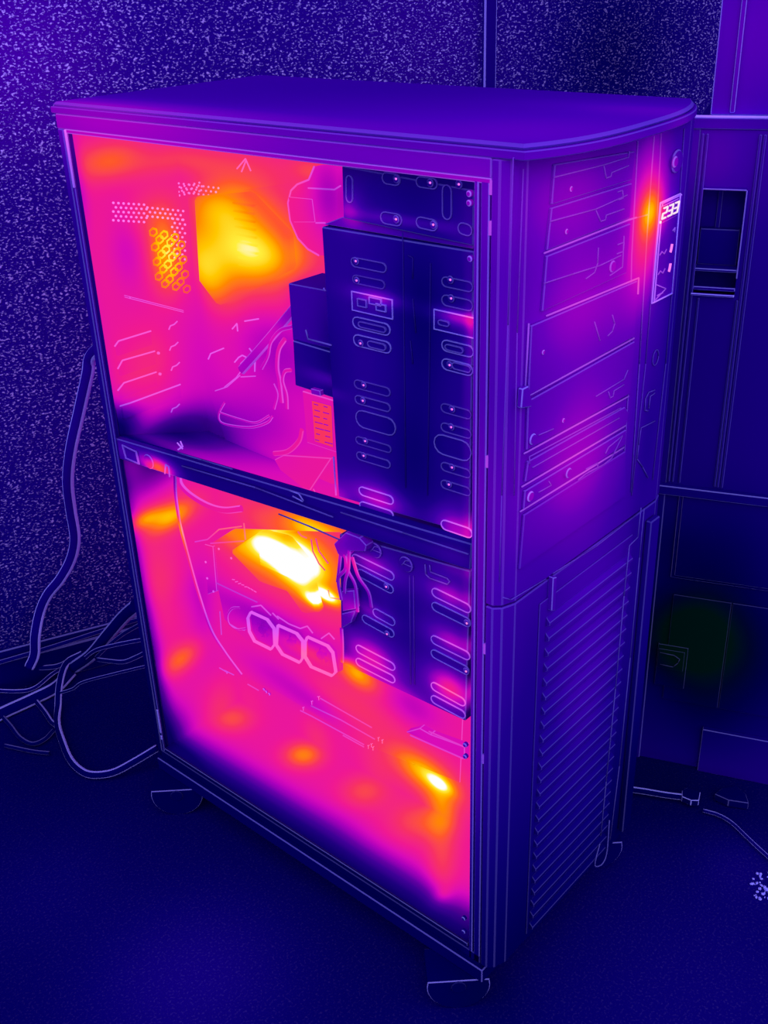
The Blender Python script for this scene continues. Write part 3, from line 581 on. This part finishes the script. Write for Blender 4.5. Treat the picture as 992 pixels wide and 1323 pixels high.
BAYS = [('optical_drive', [(713, 212), (817, 195), (813, 232), (709, 264)], [[(716, 229), (780, 213), (812, 203), (813, 195)], [(780, 214), (783, 230), (789, 228), (790, 223), (812, 214)]], [(737, 244)]),
        ('optical_drive', [(709, 268), (813, 236), (810, 281), (703, 323)], [[(711, 286), (770, 270), (810, 252)], [(770, 272), (776, 286), (782, 284), (783, 278), (806, 270)], [(798, 248), (804, 246), (805, 256), (799, 258)]], [(731, 299)]),
        ('drive_cover', [(703, 330), (811, 288), (806, 352), (697, 402)], [[(703, 366), (740, 354), (775, 343), (802, 330)], [(757, 360), (768, 352), (772, 340), (773, 320)], [(806, 305), (804, 345), (788, 356)], [(798, 316), (806, 313), (805, 325), (797, 328)]], []),
        ('drive_cover', [(683, 420), (820, 362), (817, 434), (679, 511)], [[(791, 407), (794, 418), (791, 428), (785, 434)], [(768, 416), (775, 440)]], [(701, 455)]),
        ('optical_drive', [(679, 517), (817, 440), (811, 508), (677, 581)], [[(786, 506), (788, 514), (792, 512), (793, 505), (806, 497)], [(696, 562), (715, 554)], [(770, 512), (806, 490), (811, 478)]], [(727, 543)]),
        ('drive_cover', [(679, 595), (804, 525), (809, 532), (806, 548), (675, 622)], [[(684, 600), (684, 590), (802, 527)], [(688, 604), (800, 540)]], []),
        ('card_reader', [(675, 633), (806, 554), (805, 574), (673, 657)], [[(696, 636), (712, 627), (709, 622)], [(747, 620), (757, 612), (780, 600)], [(780, 600), (790, 592), (804, 563), (786, 578), (782, 586)], [(757, 606), (772, 598), (772, 604), (760, 610)]], []),
        ('blank_cover', [(674, 664), (805, 582), (805, 640), (668, 735)], [], [])]
for nm, pts, dets, leds in BAYS:
    o = panel(nm, pts, bez, pale=.15 if nm != 'blank_cover' else .08)
    if dets: fline('drive_tray' if nm == 'optical_drive' else 'seam', dets, o, pale=.22)
    for u, v in leds:
        b = NEW(); cyl(b, fp(u, v, YF-.003), (0, -1, 0), .0022, .0014, 10, 0, .0006); obj('indicator', b, mm('case', .05, .5), o)
    if nm == 'optical_drive' and pts[0][1] > 400:
        b = NEW(); cyl(b, fp(687, 567, YF-.003), (0, -1, 0), .0052, .002, 16, 0, .001); obj('eject_button', b, mm('case', 0, .5), o)
    if nm == 'card_reader':
        b = NEW(); cyl(b, fp(684, 641, YF-.003), (0, -1, 0), .0050, .002, 16, 0, .001); obj('eject_button', b, mm('case', .05, .6), o)
        b = NEW(); cyl(b, fp(731, 610, YF-.003), (0, -1, 0), .0050, .004, 14, 0, .001); obj('volume_knob', b, mm('case', 0, .4), o)
    if nm == 'drive_cover' and pts[0][1] == 330:
        b = NEW(); cyl(b, fp(790, 344, YF-.003), (0, -1, 0), .0052, .002, 16, 0, .001); obj('eject_button', b, mm('case', .03, .3), o)
for pts in ([(703, 327), (812, 284), (822, 281)], [(706, 408), (825, 359), (824, 380)], [(683, 418), (678, 512)], [(680, 513), (819, 437)], [(677, 586), (812, 512)], [(674, 629), (808, 550)], [(672, 661), (806, 578)]):
    fline('bay_gap', [pts], bez, YF-.002, .06, .42, .0008)
panel('latch', [(669, 501), (677, 497), (681, 515), (681, 524), (667, 526)], bez, .005, 0, .45)
fline('bay_rail', [[(824, 182), (816, 330), (812, 500), (803, 642)], [(845, 176), (836, 300), (826, 470), (815, 636)], [(820, 282), (838, 277)]], bez, YF-.0008, pale=.2)
fline('column_seam', [[(854, 172), (848, 300), (834, 470), (816, 640)], [(884, 166), (875, 300), (860, 470), (843, 620)]], bez, YF-.0006, pale=.14)
# power button
b = NEW(); cyl(b, fp(872, 208), (0, -1, 0), .0105, .003, 24, 0, .0012); pb = obj('power_button', b, mm('case', 0, .3), bez)
b = NEW(); cyl(b, fp(871, 209, YF-.003), (0, -1, 0), .0052, .002, 16, 0, .0012); obj('button_cap', b, mm('case', .05, .45), pb)
# display module reading 233
dpts = [(853, 262), (879, 250), (868, 379), (842, 392)]
P_4 = lambda q: [fp(u, v, YF-.0028) for u, v in q]
P_ = [fp(u, v) for u, v in dpts]; b = NEW(); prism(b, P_, (0, -.0025, 0), .0009)
dm = obj('display_panel', b, [mat('display', -.04), mat('display', .05, .7)], bez, label='control panel with a digital readout')
yd = YF-.003
b = NEW(); line(b, P_4(dpts), .0007, 1, True); obj('panel_rim', b, [mat('display', 0), mat('display', .05, .9)], dm)
b = NEW(); prism(b, [fp(u, v, YF-.0022) for u, v in ((853, 267), (876, 256), (874, 278), (851, 290))], (0, -.001, 0), .0006); win = obj('readout_window', b, [mat('display', -.02), mat('display', .05, .6)], dm)
seg_m = bpy.data.materials.new('lit_digit'); seg_m.use_nodes = True; seg_m.node_tree.nodes.clear()
_e = seg_m.node_tree.nodes.new('ShaderNodeEmission'); _o = seg_m.node_tree.nodes.new('ShaderNodeOutputMaterial'); _e.inputs[0].default_value = (1, .80, .93, 1); seg_m.node_tree.links.new(_e.outputs[0], _o.inputs[0])
SEG = {'2': 'abged', '3': 'abgcd'}
o0 = fp(852.5, 285, yd); ex = fp(875, 274.5, yd)-o0; ez = fp(854.5, 268, yd)-o0
for k, chn in enumerate('233'):
    b = NEW(); a = .03+k*.33
    q = lambda s, t: o0+ex*(a+s*.22+.05*t)+ez*(.10+t*.80)
    pt = {'a': ((0, 1), (1, 1)), 'b': ((1, 1), (1, .5)), 'c': ((1, .5), (1, 0)), 'd': ((1, 0), (0, 0)), 'e': ((0, 0), (0, .5)), 'f': ((0, .5), (0, 1)), 'g': ((0, .5), (1, .5))}
    for sg in SEG[chn]: line(b, [q(*pt[sg][0])+Vector((0, -.0012, 0)), q(*pt[sg][1])+Vector((0, -.0012, 0))], .0009, 0)
    obj('digit', b, seg_m, win)
b = NEW(); cyl(b, fp(852.5, 287, yd), (0, -1, 0), .0013, .001, 8); obj('decimal_point', b, seg_m, win)
for u, v in ((867, 321), (865, 346)):
    b = NEW(); p = fp(u, v, yd)
    tube(b, [p+Vector((-.001, 0, -.0035)), p+Vector((.0, 0, -.001)), p+Vector((.0006, 0, .002)), p+Vector((.001, 0, .004))], .0022, 6, (0, 1, 0), .4); obj('indicator', b, mat('display', .3, 1.2), dm)
    b = NEW(); line(b, [fp(u-15, v+9, yd), fp(u-12, v+4, yd), fp(u-9, v+7, yd), fp(u-6, v+1, yd)], .0006); obj('printed_mark', b, mm('display', .05, .3), dm)
b = NEW(); line(b, [fp(848, 368, yd), fp(860, 373, yd), fp(846, 388, yd)], .0006); line(b, [fp(849, 382, yd), fp(856, 378, yd)], .0008); line(b, [fp(869, 298, yd), fp(872, 294, yd), fp(871, 300, yd)], .0007); obj('printed_mark', b, mm('display', .05, .4), dm)
# emblem, jacks on the lower right column
b = NEW(); tube(b, [fp(847, 462, YF-.001)+Vector((math.cos(t)*.006, 0, math.sin(t)*.008)) for t in [k*math.pi/8 for k in range(17)]], .0006, 5, (0, 1, 0), mat=1); obj('jack', b, mm('case', 0, .12), bez)
fline('curved_mark', [[(846, 504), (838, 507), (834, 515), (833, 530), (837, 531)], [(846, 508), (840, 512), (838, 528)]], bez, YF-.001, .02, .22)
fline('emblem', [[(846, 544), (828, 553), (825, 575), (823, 593), (830, 603), (837, 617)]], bez, YF-.001, .02, .2)
# ---- lower door slats, handle and trims
xs0, xs1 = fp(704, 795).x, fp(808, 720).x
zt, zb_ = .498, .086
n = 24
b = NEW(); box(b, (xs0-.012, YF-.0015, zb_-.004), (xs1+.01, YF, .53), .0009); gp = obj('grille_panel', b, mm('case', .0, .08), low)
for k in range(n):
    z = zb_+(zt-zb_)*k/(n-1); b = NEW()
    prism(b, [(xs0-.0005*(n-k)*.6, YF-.0015, z), (xs0-.0005*(n-k)*.6, YF-.0062, z+.003), (xs0-.0005*(n-k)*.6, YF-.0062, z+.0065), (xs0-.0005*(n-k)*.6, YF-.0015, z+.0115)], (xs1-xs0+.006, 0, 0), .0006)
    obj('slat', b, mm('case', .0, .13), gp)
panel('door_handle', [(708, 744), (713, 743), (711, 786), (706, 787)], low, .006, .03, .35)
fline('door_seam', [[(650, 772), (660, 775), (705, 748)], [(714, 741), (770, 706), (822, 665)]], low, YF-.0006, .02, .2)
fline('slat_border', [[(828, 656), (824, 694), (813, 705), (806, 770), (795, 890), (783, 1010), (776, 1080)], [(832, 657), (826, 720), (814, 850), (800, 990), (788, 1085)]], low, YF-.007, .0, .28)
b = NEW(); xa, xb = fp(815, 850).x+.004, fp(826, 850).x+.002; prism(b, [(xa, YF-.001, .088), (xb, YF-.001, .095), (xb, YF-.001, .535), (xa, YF-.001, .535)], (0, -.007, 0), .0012); obj('door_trim', b, mm('case', -.04, .12), low)
b = NEW(); tube(b, spline([fp(787, 1060, YF-.008), fp(784, 1100, YF-.008), fp(778, 1116, YF-.008), fp(769, 1119, YF-.008), fp(770, 1108, YF-.008), fp(775, 1090, YF-.008)]), .0007, 5, (0, 1, 0), mat=1); obj('trim_end', b, mm('case', .02, .35), low)
# ---- casters
for x, y in ((-.003, .031), (-.003, .535), (W-.03, .022), (W-.03, .528)):
    ax = Vector((-.72, -.69, 0)).normalized(); sd = Vector((0, 0, 1)).cross(ax); c = Vector((x, y, .0365))+ax*-.030
    b = NEW()
    P_ = [c+sd*.0365*.97+Vector((0, 0, .009)), c-sd*.0365*.97+Vector((0, 0, .009))]+[c+sd*math.cos(t)*.0365+Vector((0, 0, math.sin(t)*.0365)) for t in [math.pi+k*math.pi/18 for k in range(19)]]
    prism(b, P_, ax*.048, .0010, True)
    cs_ = obj('caster', b, [mat('floor', -.02), mat('floor', .02, .55)], root)
    b = NEW(); cyl(b, c+ax*.0485, ax, .009, .0015, 12, 0, .001); obj('wheel_hub', b, [mat('floor', -.02), mat('floor', -.02, .03)], cs_)

# ================================================================ CABLES AND CLUTTER AROUND THE TOWER
def cable(name, label, pts, r, off=0.0, pale=.35, f='floor', up=(0, 0, 1), group='cables round the computer tower', flat=.8):
    P_ = [p if isinstance(p, Vector) else Vector(p) for p in pts]
    b = NEW(); tube(b, spline(P_), r, 16, up, flat, sides=True)
    o = obj(name, b, mm(f, off, pale*1.7)); return tag(o, label, 'cable', group)
vw = tuple(-_d)
def yr(u, v, y):
    p = Y(u, v, y); p.z = max(p.z, .008); return p
# in front of the wall: distance t behind the tower's rear
def wl(u, v, o): return onplane(u, v, WP+WN*o, WN)
HANG = [(117, 462, .25), (113, 485, .24), (103, 530, .22), (92, 580, .20), (88, 622, .17), (92, 660, .14), (97, 695, .12), (92, 722, .10), (78, 748, .08), (62, 768, .06), (52, 790, .05), (46, 820, .055), (45, 845, .052), (38, 862, .05)]
cable('power_cable', 'thick dark cable hanging down the textured wall behind the tower', [Y(150, 432, .60), Y(132, 446, .64)]+[wl(*q) for q in HANG], .0085, .0, .75, 'wall', vw)
C_G = 'tangled cables on the floor'
cable('power_cable', 'dark cable looping forward over the floor to the tower rear caster', [Z(u, v, z) for u, v, z in ((106, 845, .05), (86, 857, .05), (77, 884, .04), (75, 912, .012), (74, 935, .009), (80, 956, .009), (90, 980, .009), (104, 995, .009), (120, 1001, .009), (146, 998, .012), (172, 985, .02), (204, 966, .035))], .0058, 0, .5, up=vw)
cable('network_cable', 'thin cable along the floor, highest one at the left photo edge', [Z(u, v, .03) for u, v in ((-10, 880), (28, 864), (46, 863), (76, 860), (100, 846))], .0045, 0, .35, up=vw)
cable('network_cable', 'thin bright cable at the left photo edge, just above the flat dark strip', [Z(u, v, .02) for u, v in ((-10, 892), (26, 893), (46, 888), (66, 872), (78, 864))], .0032, .02, .6, up=vw)
cable('flat_cable', 'broad flat dark strip cable entering from the left photo edge', [Z(u, v, .012) for u, v in ((-10, 928), (10, 918), (45, 902), (72, 888), (92, 868))], .0105, 0, .42, flat=.35, up=vw)
cable('network_cable', 'short cable crossing under the flat strip cable toward the floor loop', [Z(u, v, .007) for u, v in ((46, 905), (58, 920), (66, 932), (74, 938))], .0042, 0, .35, up=vw)
cable('network_cable', 'cable curled in a shallow bowl shape below the flat strip cable', [Z(u, v, .007) for u, v in ((0, 922), (14, 938), (26, 953), (42, 961), (58, 955), (70, 943))], .0035, 0, .14, up=vw)
cable('network_cable', 'faint cable lying nearest the viewer at the far left of the floor', [Z(u, v, .006) for u, v in ((6, 963), (24, 967), (44, 971), (64, 973))], .003, 0, .16, up=vw)
def rear_pt(u, v, y): return yr(u, v, y)
cable('power_cable', 'thickest dark cable running diagonally up to the tower back', [rear_pt(u, v, y) for u, v, y in ((96, 862, .86), (118, 846, .80), (140, 820, .74), (160, 797, .69), (176, 783, .64))], .0105, 0, .34, up=vw)
cable('network_cable', 'upper thin cable of the two plugged low in the tower back', [rear_pt(u, v, y) for u, v, y in ((110, 850, .80), (124, 840, .76), (150, 833, .70), (186, 826, .62))], .0030, .02, .4, up=vw)
cable('network_cable', 'lower sagging cable plugged low in the tower back', [rear_pt(u, v, y) for u, v, y in ((126, 852, .76), (142, 854, .72), (160, 855, .68), (176, 849, .65), (190, 842, .62))], .0034, .0, .34, up=vw)
cable('network_cable', 'long thin cable running from the floor loop straight to the tower back', [rear_pt(u, v, y) for u, v, y in ((78, 895, .80), (94, 890, .78), (108, 881, .75), (150, 870, .69), (196, 859, .61))], .0022, .0, .36, up=vw)
cable('network_cable', 'cable lying close to the baseboard behind the tangle', [wl(u, v, .018) for u, v in ((-8, 858), (60, 838), (110, 822), (160, 806), (200, 794))], .0038, .02, .22, up=vw)
cable('network_cable', 'straight cable fanning from the tangle, between diagonal and sagging cables', [rear_pt(u, v, y) for u, v, y in ((124, 850, .77), (138, 836, .73), (158, 820, .69), (182, 806, .63))], .0030, 0, .2, up=vw)
# right: plug lead and small clutter
plug = thing('plug_lead', 'dark cable with a thick plug end lying right of the tower', 'cable', Z(850, 1025, 0))
b = NEW(); tube(b, spline([Z(800, 1018, .010), Z(830, 1022, .010), Z(860, 1027, .010), Z(884, 1030, .010)]), .0046, 16, vw, .8, sides=True); obj('lead', b, mm('floor', 0, 1.0), plug)
b = NEW(); P_ = [Z(u, v, .006) for u, v in ((880, 1028), (887, 1024), (904, 1030), (902, 1041), (892, 1041), (880, 1036))]; prism(b, P_, (0, 0, .010), .0009); obj('plug_body', b, mm('floor', 0, .9), plug)
cable('network_cable', 'thin cable curving away to the right photo edge', [Z(u, v, .006) for u, v in ((908, 1047), (928, 1053), (945, 1063), (962, 1079), (980, 1096), (1000, 1114))], .0026, .03, .42, up=vw)
b = NEW()
P_ = [Z(u, v, .002) for u, v in ((922, 1034), (940, 1042), (966, 1046), (962, 1034), (950, 1024), (932, 1026))]; prism(b, P_, (0, 0, .012), .0009)
tag(obj('adapter', b, mm('floor', 0, .22)), 'small dark adapter lump on the floor beyond the curving cable', 'adapter')
b = NEW()
for k in range(46):
    a = random.random()*6.28; rr = math.sqrt(random.random())
    p = Z(986+math.cos(a)*rr*16, 1146+math.sin(a)*rr*20, .0)
    s = random.uniform(.0011, .0024); bmesh.ops.create_icosphere(b, subdivisions=1, radius=s, matrix=Matrix.Translation(p+Vector((0, 0, s*.9))) @ Matrix.Rotation(random.random()*3, 4, 'Z') @ Matrix.Diagonal((1, random.uniform(.5, 1.8), .8, 1)))
o = tag(obj('scattered_crumbs', b, mat('floor', .1, 1.0)), 'patch of pale scattered crumbs at the right photo edge', 'crumbs'); o['kind'] = 'stuff'
